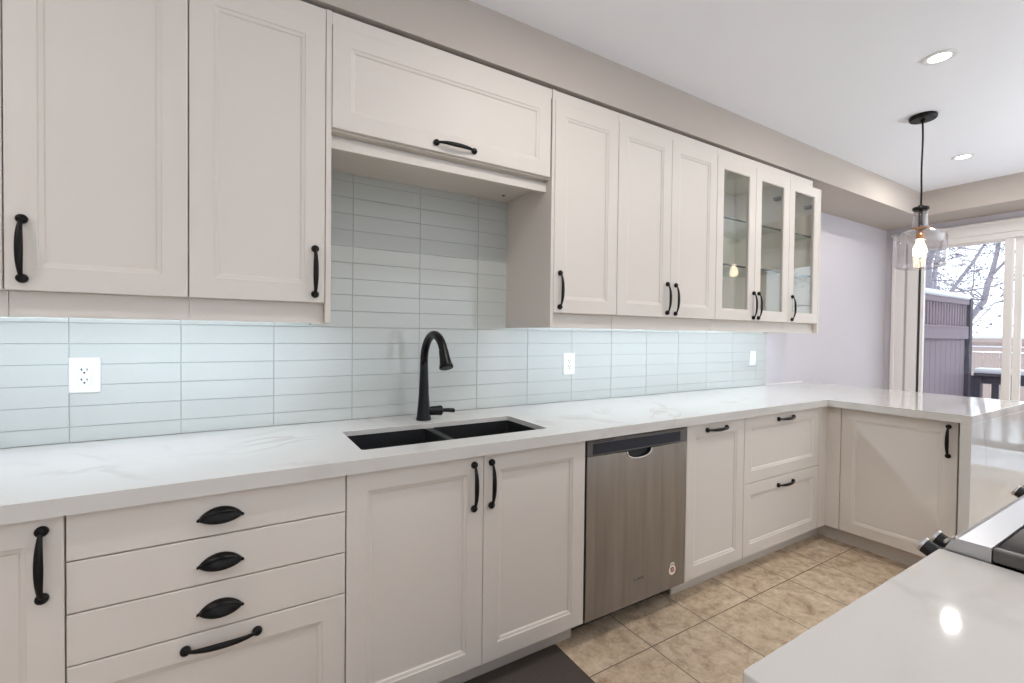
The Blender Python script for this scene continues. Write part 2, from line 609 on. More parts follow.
# bulkhead above the cabinets and along the far wall
SZ = 2.3434
g = MB()
P = [(XW0, 0.008), (XW0, -0.391), (4.020, -0.391), (4.020, YB), (XF, YB), (XF, 0.008)]
g.rings([[Vector((x, y, SZ)) for x, y in P], [Vector((x, y, CEIL)) for x, y in P]])
struct(g.build('trim_1', M['soffit']), 'bulkhead below the ceiling, wall paint toned taupe for its shade')
# baseboards
g = MB(); g.box(XF - 0.014, XF, YB, DY1 - 0.12, 0, 0.10, 0.003)
struct(g.build('baseboard_right', M['white_trim']))
g = MB(); g.box(2.95, XF - 0.014, -0.006, 0.008, 0, 0.10, 0.003)
struct(g.build('baseboard_back', M['white_trim']))

# unseen pale carpet, added to bounce neutral light up to the ceiling
g = MB(); g.box(XW0 + 0.02, XF - 0.02, YB + 0.02, -2.55, 0.0, 0.012)
struct(g.build('floor_bounce_carpet', M['carpet']), 'pale carpet behind the camera, added to bounce light')

# ------------------------------------------------------------------ tiled backsplash
TX1, TZ1, NX0, NX1, NZ1 = 2.352, 1.3436, -0.914, -0.002, 1.938
CT = 0.881
def tile(g, x0, x1, z0, z1, gap=0.0009, bv=0.0010):
    x0 += gap; x1 -= gap; z0 += gap; z1 -= gap
    if x1 - x0 < 0.006 or z1 - z0 < 0.006: return
    def rc(i, y): return [Vector((x0 + i, y, z0 + i)), Vector((x1 - i, y, z0 + i)), Vector((x1 - i, y, z1 - i)), Vector((x0 + i, y, z1 - i))]
    R = [[g.bm.verts.new(p) for p in lp] for lp in (rc(0, 0.007), rc(0, bv), rc(bv, 0.0))]
    for q in range(2):
        for k in range(4):
            g.bm.faces.new((R[q][k], R[q][(k + 1) % 4], R[q + 1][(k + 1) % 4], R[q + 1][k]))
    g.bm.faces.new(R[2])
g = MB()
cols = [-1.659 + 0.298 * k for k in range(-6, 15)]
rows = [0.932 + 0.0686 * k for k in range(-1, 17)]
for c in cols:
    for r in rows:
        x0, x1, z0, z1 = c, c + 0.298, max(r, CT), r + 0.0686
        x1 = min(x1, TX1)
        if x1 <= x0: continue
        if z0 < TZ1:
            tile(g, max(x0, XW0), x1, z0, min(z1, TZ1))
        if z1 > TZ1 and z0 < NZ1 and x1 > NX0 and x0 < NX1:
            tile(g, max(x0, NX0), min(x1, NX1), max(z0, TZ1), min(z1, NZ1))
back = struct(g.build('wall_backsplash', M['tile']), 'glossy white stacked tile backsplash')
g = MB()
g.box(XW0, TX1, 0.0022, 0.0078, CT, TZ1)
g.box(NX0, NX1, 0.0022, 0.0078, TZ1, NZ1)
g.build('grout', M['grout'], back)

# ------------------------------------------------------------------ counters
FB = Frame('-y', -0.63)          # base door plane
FU = Frame('-y', -0.385)         # upper door plane
FP = Frame('-x', 1.924)          # peninsula door plane
ZB, ZD, CB = 0.0987, 0.836, 0.840
PX0, PX1, PYE = 1.868, 2.895, -1.289
SX0, SX1, SXD0, SXD1, SY0, SY1 = -0.850, -0.126, -0.522, -0.498, -0.234, -0.547

def prism_with_hole(outer, hole, z0, z1, bev=0.0015):
    bm = bmesh.new()
    edges = []
    for loop in [outer] + ([hole] if hole else []):
        vs = [bm.verts.new((x, y, z1)) for x, y in loop]
        for i in range(len(vs)):
            edges.append(bm.edges.new((vs[i], vs[(i + 1) % len(vs)])))
    bmesh.ops.triangle_fill(bm, use_beauty=True, use_dissolve=False, edges=edges)
    top = list(bm.faces)
    r = bmesh.ops.extrude_face_region(bm, geom=top)
    for v in [e for e in r['geom'] if isinstance(e, bmesh.types.BMVert)]:
        v.co.z = z0
    bmesh.ops.recalc_face_normals(bm, faces=list(bm.faces))
    if bev:
        es = [e for e in bm.edges if all(abs(v.co.z - z1) < 1e-6 for v in e.verts) and len(e.link_faces) == 2 and
              abs(e.link_faces[0].normal.dot(e.link_faces[1].normal)) < 0.3]
        bmesh.ops.bevel(bm, geom=es, offset=bev, segments=2, affect='EDGES', profile=0.5)
    return bm

def rrect(x0, x1, y0, y1, r, n=5):
    pts = []
    for cx, cy, a0 in ((x1 - r, y1 - r, 0), (x0 + r, y1 - r, 90), (x0 + r, y0 + r, 180), (x1 - r, y0 + r, 270)):
        for i in range(n + 1):
            a = math.radians(a0 + 90 * i / n)
            pts.append((cx + r * math.cos(a), cy + r * math.sin(a)))
    return pts

outer = [(XW0 + 0.002, -0.0005), (XW0 + 0.002, -0.655), (PX0, -0.655), (PX0, PYE), (PX1, PYE), (PX1, -0.0005)]
g = MB()
g.join(prism_with_hole(outer, rrect(SX0, SX1, SY1, SY0, 0.014), CB, CT))
ctr = g.build('countertop', M['quartz'], loc=(0, -0.3, CB))
tag(ctr, 'long white veined quartz countertop wrapping from the sink run onto the peninsula', 'countertop')
g = MB()
g.box(PX0, PX1, PYE, PYE + 0.042, 0.0, CB - 0.0002, 0.001)
g.build('waterfall_end', M['quartz'], ctr)

# caulk strip where the counter meets the untiled wall
g = MB(); g.box(TX1 + 0.001, PX1, -0.0004, 0.0078, CB + 0.001, CT + 0.004)
struct(g.build('trim_2', M['white_trim']), 'thin white strip between counter and wall')

# ------------------------------------------------------------------ sink
sink = thing('kitchen_sink', ((SX0 + SX1) / 2, (SY0 + SY1) / 2, CB - 0.24), 'black undermount double bowl sink set into the white quartz counter', 'sink')
def bowl(x0, x1, y0, y1, zt, depth, name):
    g = MB()
    t = 0.010
    def lp(i, z, r):
        return [Vector((x, y, z)) for x, y in rrect(x0 + i, x1 - i, y0 + i, y1 - i, max(0.004, r))]
    zb = zt - depth
    g.rings([lp(-t, zt, 0.026), lp(-t, zb - t, 0.026)], close_first=False)
    g.rings([lp(-t, zt, 0.026), lp(0.0015, zt, 0.014), lp(0.0015, CT - 0.019, 0.014), lp(0.004, CT - 0.019, 0.014), lp(0.006, zb + 0.03, 0.024), lp(0.012, zb + 0.008, 0.03), lp(0.035, zb, 0.03)], close_first=False)
    bmesh.ops.remove_doubles(g.bm, verts=list(g.bm.verts), dist=0.0002)
    b = g.build(name, M['sink'], sink, angle=40)
    d = MB()
    cx, cy = (x0 + x1) / 2, y1 - 0.12
    d.lathe([(0.0, 0.001), (0.020, 0.001), (0.030, 0.004), (0.042, 0.003), (0.044, 0.0)], (cx, cy, zb + 0.0003), n=24)
    d.build('drain', M['faucet'], b, smooth=True)
    return b
bowl(SX0, SXD0, SY1, SY0, CB - 0.0005, 0.215, 'bowl')
bowl(SXD1, SX1, SY1, SY0, CB - 0.0005, 0.215, 'bowl')
g = MB(); g.box(SXD0 - 0.001, SXD1 + 0.001, SY1 + 0.004, SY0 - 0.004, CB - 0.03, CT - 0.0185, 0.006, 3)
g.build('divider', M['sink'], sink)

# ------------------------------------------------------------------ faucet
fx, fy = -0.497, -0.146
fc = thing('kitchen_faucet', (fx, fy, CT), 'matte black gooseneck pull-down faucet standing behind the black sink', 'faucet')
g = MB()
g.lathe([(0.0, 0.0), (0.0325, 0.0), (0.0325, 0.004), (0.030, 0.012), (0.0255, 0.06), (0.0215, 0.11), (0.0190, 0.17), (0.0176, 0.22), (0.0170, 0.252), (0.0, 0.252)], (fx, fy, CT), n=28)
g.build('body', M['faucet'], fc, smooth=True)
g = MB()
pts = [(fx, fy, CT + 0.246)]
R = 0.113
zc = CT + 0.254
for i in range(0, 17):
    a = math.pi * (1 - i / 16 * 0.89)
    pts.append((fx, fy - R - R * math.cos(a), zc + R * 1.0 * math.sin(a)))
g.tube(pts, [0.0165] + [0.0170] * 17, n=18, up=(1, 0, 0))
g.build('spout', M['faucet'], fc, smooth=True)
g = MB()
e0, e1 = Vector(pts[-2]), Vector(pts[-1])
dr = (e1 - e0).normalized()
hp = [e1 - dr * 0.020, e1 - dr * 0.012, e1 + dr * 0.018, e1 + dr * 0.040, e1 + dr * 0.055, e1 + dr * 0.059]
g.tube(hp, [0.0165, 0.0188, 0.0205, 0.0240, 0.0285, 0.0255], n=22, up=(1, 0, 0))
hd = g.build('spray_head', M['faucet'], fc, angle=50)
g = MB()
bk = Vector((0, 1, 0))
bk = (bk - dr * bk.dot(dr)).normalized()
q0, q1 = e1 - dr * 0.012 + bk * 0.024, e1 + dr * 0.040 + bk * 0.031
g.tube([q0, q0.lerp(q1, 0.1), q0.lerp(q1, 0.9), q1], [0.004, 0.0075, 0.0075, 0.004], n=10)
g.build('spray_button', M['faucet'], hd, smooth=True)
g = MB()
hz = CT + 0.037
g.tube([(fx + 0.018, fy - 0.006, hz), (fx + 0.045, fy - 0.010, hz), (fx + 0.074, fy - 0.014, hz), (fx + 0.080, fy - 0.015, hz)], [0.0195, 0.0200, 0.0225, 0.0170], n=18)
g.tube([(fx + 0.078, fy - 0.015, hz), (fx + 0.086, fy - 0.016, hz)], [0.010, 0.009], n=14)
g.tube([(fx + 0.083, fy - 0.016, hz), (fx + 0.10, fy - 0.019, hz + 0.0), (fx + 0.128, fy - 0.024, hz - 0.003), (fx + 0.134, fy - 0.025, hz - 0.003)], [0.0075, 0.0088, 0.0098, 0.007], n=14)
g.build('lever', M['faucet'], fc, angle=50)

# ------------------------------------------------------------------ base cabinets
GAP = 0.0016
BDEP = 0.59
def base_root(F, a0, a1, label, group='white base cabinets'):
    c = F((a0 + a1) / 2, 0, -0.3)
    return thing('base_cabinet', (c.x, c.y, 0.0), label, 'cabinet', group)

def base_body(F, a0, a1, root, kick=None):
    carcass(F, a0 + 0.0004, a1 - 0.0004, ZB, CB - 0.0006, BDEP + 0.02).build('body', M['cabinet_inside'], root)
    k0, k1 = kick or (a0, a1)
    g = MB()
    p, q = F(k0 + 0.0004, 0.0, -0.077), F(k1 - 0.0004, ZB - 0.0005, -0.093)
    g.box(p.x, q.x, p.y, q.y, p.z, q.z)
    g.build('toe_kick', M['plinth'], root)

# leftmost cabinet, one door
r = base_root(FB, -1.905, -1.524, 'white base cabinet at the left edge with one long vertical black handle')
base_body(FB, -1.905, -1.524, r)
d = panel_front(FB, -1.905 + GAP, -1.524 - GAP, ZB, ZD).build('door', M['cabinet'], r)
bar_handle(FB, -1.561, 0.731, True, d)
# drawer cabinet
r = base_root(FB, -1.524, -0.914, 'white four-drawer base cabinet with three black cup pulls and one bar pull')
base_body(FB, -1.524, -0.914, r)
for z0, z1, hz_ in ((0.7265, ZD, 0.781), (0.6055, 0.7235, 0.661), (0.4845, 0.6025, 0.540)):
    d = slab_front(FB, -1.524 + GAP, -0.914 - GAP, z0, z1).build('drawer', M['cabinet'], r)
    cup_handle(FB, -1.226, hz_, d)
d = panel_front(FB, -1.524 + GAP, -0.914 - GAP, ZB, 0.4815).build('drawer', M['cabinet'], r)
bar_handle(FB, -1.222, 0.4475, False, d, 0.158)
# sink cabinet
r = base_root(FB, -0.914, 0.0, 'white two-door sink base cabinet with a pair of black handles meeting in the middle')
# open-topped body so that the bowls can hang inside it
g = MB()
for x0, x1 in ((-0.9136, -0.8956), (-0.0184, -0.0004)):
    g.box(x0, x1, -0.608, -0.02, ZB, CB - 0.0006)
g.box(-0.8956, -0.0184, -0.608, -0.02, ZB, ZB + 0.018)
g.box(-0.8956, -0.0184, -0.608, -0.590, CB - 0.10, CB - 0.0006)
g.build('body', M['cabinet_inside'], r)
g = MB(); g.box(-0.9136, -0.0004, -0.553, -0.537, 0, ZB - 0.0005)
g.build('toe_kick', M['plinth'], r)
d = panel_front(FB, -0.914 + GAP, -0.457 - GAP * 0.6, ZB, ZD).build('door', M['cabinet'], r)
bar_handle(FB, -0.495, 0.731, True, d)
d = panel_front(FB, -0.457 + GAP * 0.6, -GAP, ZB, ZD).build('door', M['cabinet'], r)
bar_handle(FB, -0.427, 0.731, True, d)
# narrow pull-out beside the dishwasher
r = base_root(FB, 0.612, 1.067, 'white base cabinet right of the dishwasher with one tall front and a horizontal black handle')
base_body(FB, 0.612, 1.067, r)
d = panel_front(FB, 0.612 + GAP, 1.067 - GAP, ZB, ZD).build('door', M['cabinet'], r)
bar_handle(FB, 0.832, 0.802, False, d)
# two drawers
r = base_root(FB, 1.067, 1.829, 'white two-drawer base cabinet in the inner corner by the peninsula')
base_body(FB, 1.067, 1.829, r, kick=(1.067, 1.990))
d = panel_front(FB, 1.067 + GAP, 1.829 - GAP, 0.4855, ZD).build('drawer', M['cabinet'], r)
bar_handle(FB, 1.454, 0.802, False, d)
d = panel_front(FB, 1.067 + GAP, 1.829 - GAP, ZB, 0.4825).build('drawer', M['cabinet'], r)
bar_handle(FB, 1.462, 0.4335, False, d)
# corner filler strip on the peninsula side
g = MB()
g.box(1.831, 1.924, -0.63, -0.612, ZB, CB - 0.0006, 0.001)
g.box(1.924, 1.942, -0.7035, -0.612, ZB, CB - 0.0006, 0.001)
tag(g.build('corner_filler', M['cabinet'], loc=(1.924, -0.65, ZB)), 'narrow plain white filler strip in the inner corner between drawers and peninsula door', 'filler panel')
# peninsula cabinet, door faces -x
r = base_root(FP, -1.228, -0.705, 'white peninsula base cabinet with one square door and a black handle at its right')
base_body(FP, -1.228, -0.705, r, kick=(-1.246, -0.556))
d = panel_front(FP, -1.228 + GAP, -0.705 - GAP, ZB, ZD).build('door', M['cabinet'], r)
bar_handle(FP, -1.1905, 0.7325, True, d)

# ------------------------------------------------------------------ dishwasher
dw = thing('dishwasher', (0.306, -0.32, 0.0), 'stainless steel dishwasher with dark control strip between white base cabinets', 'dishwasher')
g = MB(); g.box(0.010, 0.602, -0.596, -0.03, 0.1005, CB - 0.003)
g.build('tub', M['plastic_black'], dw)
g = MB(); g.box(0.008, 0.604, -0.52, -0.505, 0.0005, 0.10)
g.build('toe_kick', M['plastic_black'], dw)
DX0, DX1, DZ0, DZ1, DZC = 0.0065, 0.6055, 0.0985, 0.829, 0.767
g = MB()
# door skin with a pocket for the hand under the control strip
def pocket(x, y): return Vector((x, y, 0))
FY = -0.632
hx, hw, hh = 0.300, 0.074, 0.034
arc = [(hx - hw * math.cos(math.pi * i / 14), DZC - 0.004 - hh * math.sin(math.pi * i / 14) ** 0.75) for i in range(15)]
outline = [(DX0, DZ0), (DX1, DZ0), (DX1, DZC - 0.001)] + [(x, z) for x, z in reversed(arc)] + [(DX0, DZC - 0.001)]
bm = bmesh.new()
vs = [bm.verts.new((x, FY, z)) for x, z in outline]
es = [bm.edges.new((vs[i], vs[(i + 1) % len(vs)])) for i in range(len(vs))]
bmesh.ops.triangle_fill(bm, use_beauty=True, use_dissolve=False, edges=es)
rr = bmesh.ops.extrude_face_region(bm, geom=list(bm.faces))
for v in [e for e in rr['geom'] if isinstance(e, bmesh.types.BMVert)]: v.co.y = FY + 0.030
g.join(bm)
door = g.build('door', M['steel'], dw)
g = MB()
g.tube([(x, FY - 0.0005, z) for x, z in arc], 0.0034, n=8, up=(0, 1, 0))
g.build('handle_rim', M['chrome'], door, smooth=True)
g = MB(); g.box(hx - hw - 0.004, hx + hw + 0.004, FY + 0.024, FY + 0.034, DZC - hh - 0.014, DZC - 0.0012)
g.build('handle_pocket', M['plastic_black'], door)
g = MB()
o_ = [Vector((x, FY, z)) for x, z in ((DX0, DZC), (DX1, DZC), (DX1, DZ1), (DX0, DZ1))]
i_ = [Vector((x, FY, z)) for x, z in ((0.036, DZC + 0.0045), (0.563, DZC + 0.0045), (0.563, DZ1 - 0.012), (0.036, DZ1 - 0.012))]
g.rings([[p + Vector((0, 0.03, 0)) for p in o_], o_, i_, [p + Vector((0, 0.004, 0)) for p in i_]], close_first=True, close_last=True)
cp = g.build('control_panel', M['steel_dark'], dw)
g = MB(); g.box(0.0364, 0.5626, FY - 0.0008, FY + 0.0036, DZC + 0.0049, DZ1 - 0.0124, 0.0006)
g.build('display_strip', M['panel_black'], cp)
g = MB()
for i in range(6):
    x = 0.044 + i * 0.017
    g.box(x, x + 0.012, FY - 0.0008, FY + 0.001, DZ1 - 0.0085, DZ1 - 0.0045)
g.build('vent_slots', M['plastic_black'], cp)
# round sticker and small maker's badge
g = MB()
def ell(cx, cz, rx, rz, y, n=24): return [Vector((cx + rx * math.cos(2 * math.pi * k / n), y, cz + rz * math.sin(2 * math.pi * k / n))) for k in range(n)]
g.rings([ell(0.522, 0.182, 0.0225, 0.0225, FY - 0.0001), ell(0.522, 0.182, 0.0225, 0.0225, FY - 0.0008)])
g.rings([ell(0.522, 0.206, 0.015, 0.012, FY - 0.0001), ell(0.522, 0.206, 0.015, 0.012, FY - 0.0007)])
st = g.build('sticker', M['badge_white'], door)
st['label'] = 'small round cream and dark red sticker'
g = MB()
g.rings([ell(0.522, 0.184, 0.0125, 0.0125, FY - 0.0008), ell(0.522, 0.184, 0.0125, 0.0125, FY - 0.0012)])
g.rings([ell(0.518, 0.207, 0.0035, 0.003, FY - 0.0007), ell(0.518, 0.207, 0.0035, 0.003, FY - 0.0011)])
g.rings([ell(0.527, 0.207, 0.0035, 0.003, FY - 0.0007), ell(0.527, 0.207, 0.0035, 0.003, FY - 0.0011)])
g.build('sticker_centre', M['badge_red'], st)
g = MB()
g.tube([(0.516, FY - 0.0014, 0.180), (0.522, FY - 0.0014, 0.183), (0.524, FY - 0.0014, 0.189), (0.528, FY - 0.0014, 0.190)], 0.0016, n=6)
g.build('sticker_swirl', M['badge_white'], st)
g = MB()
g.rings([ell(0.288, 0.199, 0.010, 0.006, FY - 0.0001), ell(0.288, 0.199, 0.010, 0.006, FY - 0.0012)])
g.tube([(0.276 + 0.024 * (1 - math.cos(t)) / 2, FY - 0.0010, 0.199 + 0.006 * math.sin(t)) for t in [0.2 + i * 0.5 for i in range(11)]], 0.0010, n=6)
g.build('badge', M['steel_dark'], door)
g = MB()
for k, wd in enumerate((0.004, 0.003, 0.002, 0.003, 0.002, 0.003, 0.003)):
    x = 0.303 + 0.0052 * k
    g.box(x, x + wd, FY - 0.0010, FY + 0.0002, 0.1965, 0.2045)
g.build('badge_marks', M['steel_dark'], door)

# ------------------------------------------------------------------ upper cabinets
UZ0, UZ1, UT, RZ0 = 1.352, 2.286, 2.329, 1.285
UD = 0.377
def upper_root(a0, a1, label, z=UZ0):
    return thing('wall_cabinet', ((a0 + a1) / 2, -0.2, z), label, 'cabinet', 'white wall cabinets')

def upper_shell(r, a0, a1, z0=UZ0, rail=True, trim_to=None):
    carcass(FU, a0 + 0.0004, a1 - 0.0004, z0, UZ1, UD).build('body', M['cabinet_inside'], r)
    g = MB(); g.box(a0 + 0.0004, (trim_to or a1) - 0.0004, -0.381, -0.363, UZ1 + 0.0008, UT, 0.001)
    g.build('top_trim', M['cabinet'], r)
    if rail:
        g = MB(); g.box(a0 + 0.0008, a1 - 0.0008, -0.352, -0.336, RZ0, z0 - 0.0006, 0.001)
        g.build('light_rail', M['cabinet'], r)

def shelf(r, a0, a1, z, m=None):
    g = MB(); g.box(a0 + 0.02, a1 - 0.02, -0.355, -0.022, z, z + 0.018)
    g.build('shelf', m or M['cabinet_inside'], r)

r = upper_root(-2.074, -1.693, 'white wall cabinet cut off by the left edge of the picture')
upper_shell(r, -2.074, -1.693)
panel_front(FU, -2.074 + GAP, -1.693 - GAP, UZ0, UZ1).build('door', M['cabinet'], r)
r = upper_root(-1.693, -1.312, 'tall white wall cabinet on the left with a black handle at its left side')
upper_shell(r, -1.693, -1.312)
d = panel_front(FU, -1.693 + GAP, -1.312 - GAP, UZ0, UZ1).build('door', M['cabinet'], r)
bar_handle(FU, -1.658, 1.457, True, d)
r = upper_root(-1.312, -0.936, 'tall white wall cabinet beside the sink niche with a black handle at its right side')
upper_shell(r, -1.312, -0.936)
d = panel_front(FU, -1.312 + GAP, -0.936 - GAP, UZ0, UZ1).build('door', M['cabinet'], r)
bar_handle(FU, -0.968, 1.454, True, d)
def end_panel(x0, x1, z0, z1, label):
    g = MB(); g.box(x0 + 0.0004, x1 - 0.0004, -0.385, -0.0006, z0, z1, 0.001)
    return tag(g.build('end_panel', M['cabinet'], loc=((x0 + x1) / 2, -0.2, z0)), label, 'end panel', 'cabinet end panels')
end_panel(-0.936, -0.918, RZ0, UT, 'white end panel at the left side of the tiled sink niche')
# bridge cabinet above the sink
r = upper_root(-0.918, -0.006, 'short wide white flip-up wall cabinet above the sink with a horizontal black handle', 1.940)
upper_shell(r, -0.918, -0.006, z0=1.940, rail=False)
d = panel_front(FU, -0.918 + GAP, -0.006 - GAP - 0.006, 1.943, UZ1).build('door', M['cabinet'], r)
bar_handle(FU, -0.466, 1.974, False, d, 0.158)
g = MB(); g.box(-0.9172, -0.0068, -0.327, -0.0008, 1.924, 1.9394)
g.box(-0.9172, -0.0068, -0.345, -0.3265, 1.888, 1.9265, 0.001)
bp = g.build('bottom_board', M['cabinet'], r)
g = MB(); g.lathe([(0.0, 0.0), (0.006, 0.0), (0.0075, -0.003), (0.0, -0.004)], (-0.085, -0.10, 1.9238), n=14)
g.build('cable_cap', M['plastic_black'], bp, smooth=True)
end_panel(-0.006, 0.010, RZ0, UT, 'white end panel at the right side of the tiled sink niche')
r = upper_root(0.010, 0.391, 'single-door white wall cabinet just right of the sink niche')
upper_shell(r, 0.010, 0.391)
d = panel_front(FU, 0.010 + GAP, 0.391 - GAP, UZ0, UZ1).build('door', M['cabinet'], r)
bar_handle(FU, 0.045, 1.4535, True, d)
r = upper_root(0.391, 1.154, 'white wall cabinet with two solid doors left of the glass-door cabinets')
upper_shell(r, 0.391, 1.154)
d = panel_front(FU, 0.391 + GAP, 0.7725 - GAP * 0.6, UZ0, UZ1).build('door', M['cabinet'], r)
bar_handle(FU, 0.748, 1.4505, True, d)
d = panel_front(FU, 0.7725 + GAP * 0.6, 1.154 - GAP, UZ0, UZ1).build('door', M['cabinet'], r)
bar_handle(FU, 0.812, 1.448, True, d)
def glass_door(r, a0, a1, ha):
    d = glass_front(FU, a0, a1, UZ0, UZ1).build('door', M['cabinet'], r)
    g = MB(); g.box(a0 + 0.062, a1 - 0.062, -0.3755, -0.3715, UZ0 + 0.062, UZ1 - 0.062)
    g.build('pane', M['glass_cab'], d)
    bar_handle(FU, ha, 1.4465, True, d)
def glass_shelves(r, a0, a1):
    for z in (1.682, 1.958):
        g = MB(); g.box(a0 + 0.02, a1 - 0.02, -0.345, -0.022, z - 0.005, z + 0.005)
        s = g.build('glass_shelf', M['glass_shelf'], r)
        e = MB(); e.box(a0 + 0.02, a1 - 0.02, -0.3462, -0.3451, z - 0.005, z + 0.005)
        e.build('shelf_edge', M['glass_edge'], s)
def hinge(r, x, z):
    g = MB(); g.box(x - 0.022, x + 0.022, -0.362, -0.30, z - 0.010, z + 0.010, 0.003)
    g.build('hinge', M['steel_dark'], r)
r = upper_root(1.154, 1.916, 'white wall cabinet with two glass doors and glass shelves')
upper_shell(r, 1.154, 1.916)
glass_door(r, 1.154 + GAP, 1.535 - GAP * 0.6, 1.5235)
glass_door(r, 1.535 + GAP * 0.6, 1.916 - GAP, 1.5765)
glass_shelves(r, 1.154, 1.916)
hinge(r, 1.89, 2.17)
r = upper_root(1.916, 2.297, 'narrow white wall cabinet with a single glass door at the right end of the row')
upper_shell(r, 1.916, 2.297, trim_to=2.205)
glass_door(r, 1.916 + GAP, 2.297 - GAP, 1.9605)
glass_shelves(r, 1.916, 2.297)
hinge(r, 2.27, 2.17)
end_panel(2.297, 2.315, RZ0, UZ1, 'white end panel closing the right end of the wall cabinets')

# under-cabinet led bars
def led_bar(x0, x1, label):
    r = thing('under_cabinet_light', ((x0 + x1) / 2, -0.290, 1.31), label, 'light', 'under-cabinet light bars')
    g = MB(); g.box(x0, x1, -0.306, -0.275, 1.3116, 1.322, 0.001)
    for xx in (x0 + 0.03, x1 - 0.03):
        g.box(xx - 0.012, xx + 0.012, -0.300, -0.284, 1.3215, 1.3512)
    g.build('housing', M['plastic_white'], r)
    g = MB()                       # face tilted towards the tile
    sec = [(-0.3045, 1.2990), (-0.2775, 1.3030), (-0.2765, 1.3115), (-0.3045, 1.3115)]
    g.rings([[Vector((x, y, z)) for y, z in sec] for x in (x0 + 0.004, x1 - 0.004)])
    g.build('diffuser', M['led'], r)
led_bar(-2.05, -1.325, 'cool white light bar under the leftmost wall cabinets')
led_bar(-1.300, -0.945, 'cool white light bar under the wall cabinet left of the sink niche')
led_bar(0.030, 0.375, 'cool white light bar under the single-door wall cabinet right of the sink niche')
led_bar(0.410, 1.135, 'cool white light bar under the two solid doors')
led_bar(1.170, 1.895, 'cool white light bar under the two glass doors')
led_bar(1.935, 2.28, 'cool white light bar under the last glass door at the right end')

# ------------------------------------------------------------------ outlets and switch on the tile
def outlet(cx, cz, w, h, label, switch=False):
    r = thing('wall_switch' if switch else 'power_outlet', (cx, -0.0002, cz), label, 'switch' if switch else 'outlet')
    def rc(hw, hh, d, ox=0, oz=0):
        return [Vector((cx + ox + x, -0.0002 - d, cz + oz + z)) for x, z in ((-hw, -hh), (hw, -hh), (hw, hh), (-hw, hh))]
    g = MB()
    g.rings([rc(w / 2, h / 2, 0), rc(w / 2, h / 2, 0.004), rc(w / 2 - 0.003, h / 2 - 0.003, 0.0065)])
    g.build('cover_plate', M['plastic_white'], r)
    ins = MB()
    ins.rings([rc(0.0167, 0.0335, 0.0067), rc(0.0167, 0.0335, 0.0085), rc(0.0158, 0.0326, 0.0092)])
    io = ins.build('rocker' if switch else 'receptacle', M['plastic_white'], r)
    if not switch:
        s = MB()
        for oz in (-0.0165, 0.0165):
            for ox, hh in ((-0.0068, 0.0042), (0.0068, 0.0036)):
                s.box(cx + ox - 0.0013, cx + ox + 0.0013, -0.0100, -0.0090, cz + oz + 0.003 - hh, cz + oz + 0.003 + hh)
            s.box(cx - 0.0110, cx - 0.0068, -0.0100, -0.0090, cz + oz + 0.0022, cz + oz + 0.0040) if oz < 1 else None
            s.lathe([(0.0, -0.0100), (0.0030, -0.0100), (0.0030, -0.0088)], (cx, 0, cz + oz - 0.0078), axis='y', n=12)
        s.build('slots', M['plastic_black'], io)
    for oz in (-0.046, 0.046):
        sc = MB()
        sc.lathe([(0.0, -0.0076), (0.0024, -0.0074), (0.0028, -0.0062)], (cx, 0, cz + oz), axis='y', n=10)
        sc.build('screw', M['plastic_white'], r)
outlet(-1.6195, 1.102, 0.080, 0.116, 'white duplex power outlet on the tile at far left under the wall cabinets')
outlet(0.4045, 1.0915, 0.080, 0.122, 'white duplex power outlet on the tile right of the faucet')
outlet(2.163, 1.0895, 0.080, 0.114, 'white rocker light switch near the right end of the tile', switch=True)

# ------------------------------------------------------------------ floor mat
g = MB()
L = lambda i, z: [Vector((x, y, z)) for x, y in rrect(-1.06 + i, -0.084 - i, -1.10 + i, -0.558 - i, 0.012)]
g.rings([L(0, 0.0004), L(0, 0.004), L(0.006, 0.009)])
tag(g.build('floor_mat', M['mat'], loc=(-0.57, -0.83, 0.0)), 'dark brown floor mat on the tiles in front of the sink cabinet', 'mat')

# ------------------------------------------------------------------ island with quartz top
IX0, IX1, IY0, IY1 = -0.712, -0.118, -2.46, -1.7325
g = MB()
out = rrect(IX0, IX1, IY0, IY1, 0.006)
g.join(prism_with_hole(out, None, CB, CT, 0.002))
tag(g.build('island_countertop', M['quartz'], loc=(-0.41, -2.1, CB)), 'white quartz counter section in the foreground beside the range', 'countertop')
FI = Frame('+y', -1.757)
r = thing('island_cabinet', (-0.41, -2.1, 0.0), 'white base cabinet under the foreground counter beside the range', 'cabinet')
g = MB(); g.box(IX0 + 0.022, IX1 - 0.002, IY0 + 0.02, -1.778, ZB, CB - 0.0006)
g.build('body', M['cabinet'], r)
g = MB(); g.box(IX0 + 0.05, IX1 - 0.002, IY0 + 0.05, -1.84, 0.0, ZB - 0.0005)
g.build('toe_kick', M['plinth'], r)
d = panel_front(FI, IX0 + 0.024, IX1 - 0.004, ZB, ZD).build('door', M['cabinet'], r)
bar_handle(FI, IX1 - 0.05, 0.731, True, d)
g = MB(); g.box(IX0 + 0.003, IX0 + 0.0215, IY0 + 0.02, -1.76, 0.0, CB - 0.0006, 0.001)
g.build('side_panel', M['cabinet'], r)

# ------------------------------------------------------------------ slide-in range
RX0, RX1 = -0.1145, 0.650
rg = thing('range', ((RX0 + RX1) / 2, -2.05, 0.0), 'stainless slide-in range with black glass cooktop in the right foreground', 'stove')
RZ = 0.905
g = MB(); g.box(RX0 + 0.004, RX1 - 0.004, -2.40, -1.765, 0.06, 0.868)
g.build('body', M['steel_dark'], rg)
for x in (RX0 + 0.05, RX1 - 0.05):
    for y in (-2.35, -1.85):
        g = MB()
        g.lathe([(0, 0), (0.02, 0), (0.02, 0.008), (0.01, 0.012), (0.01, 0.0602), (0, 0.0602)], (x, y, 0), n=12)
        g.build('foot', M['plastic_black'], rg)
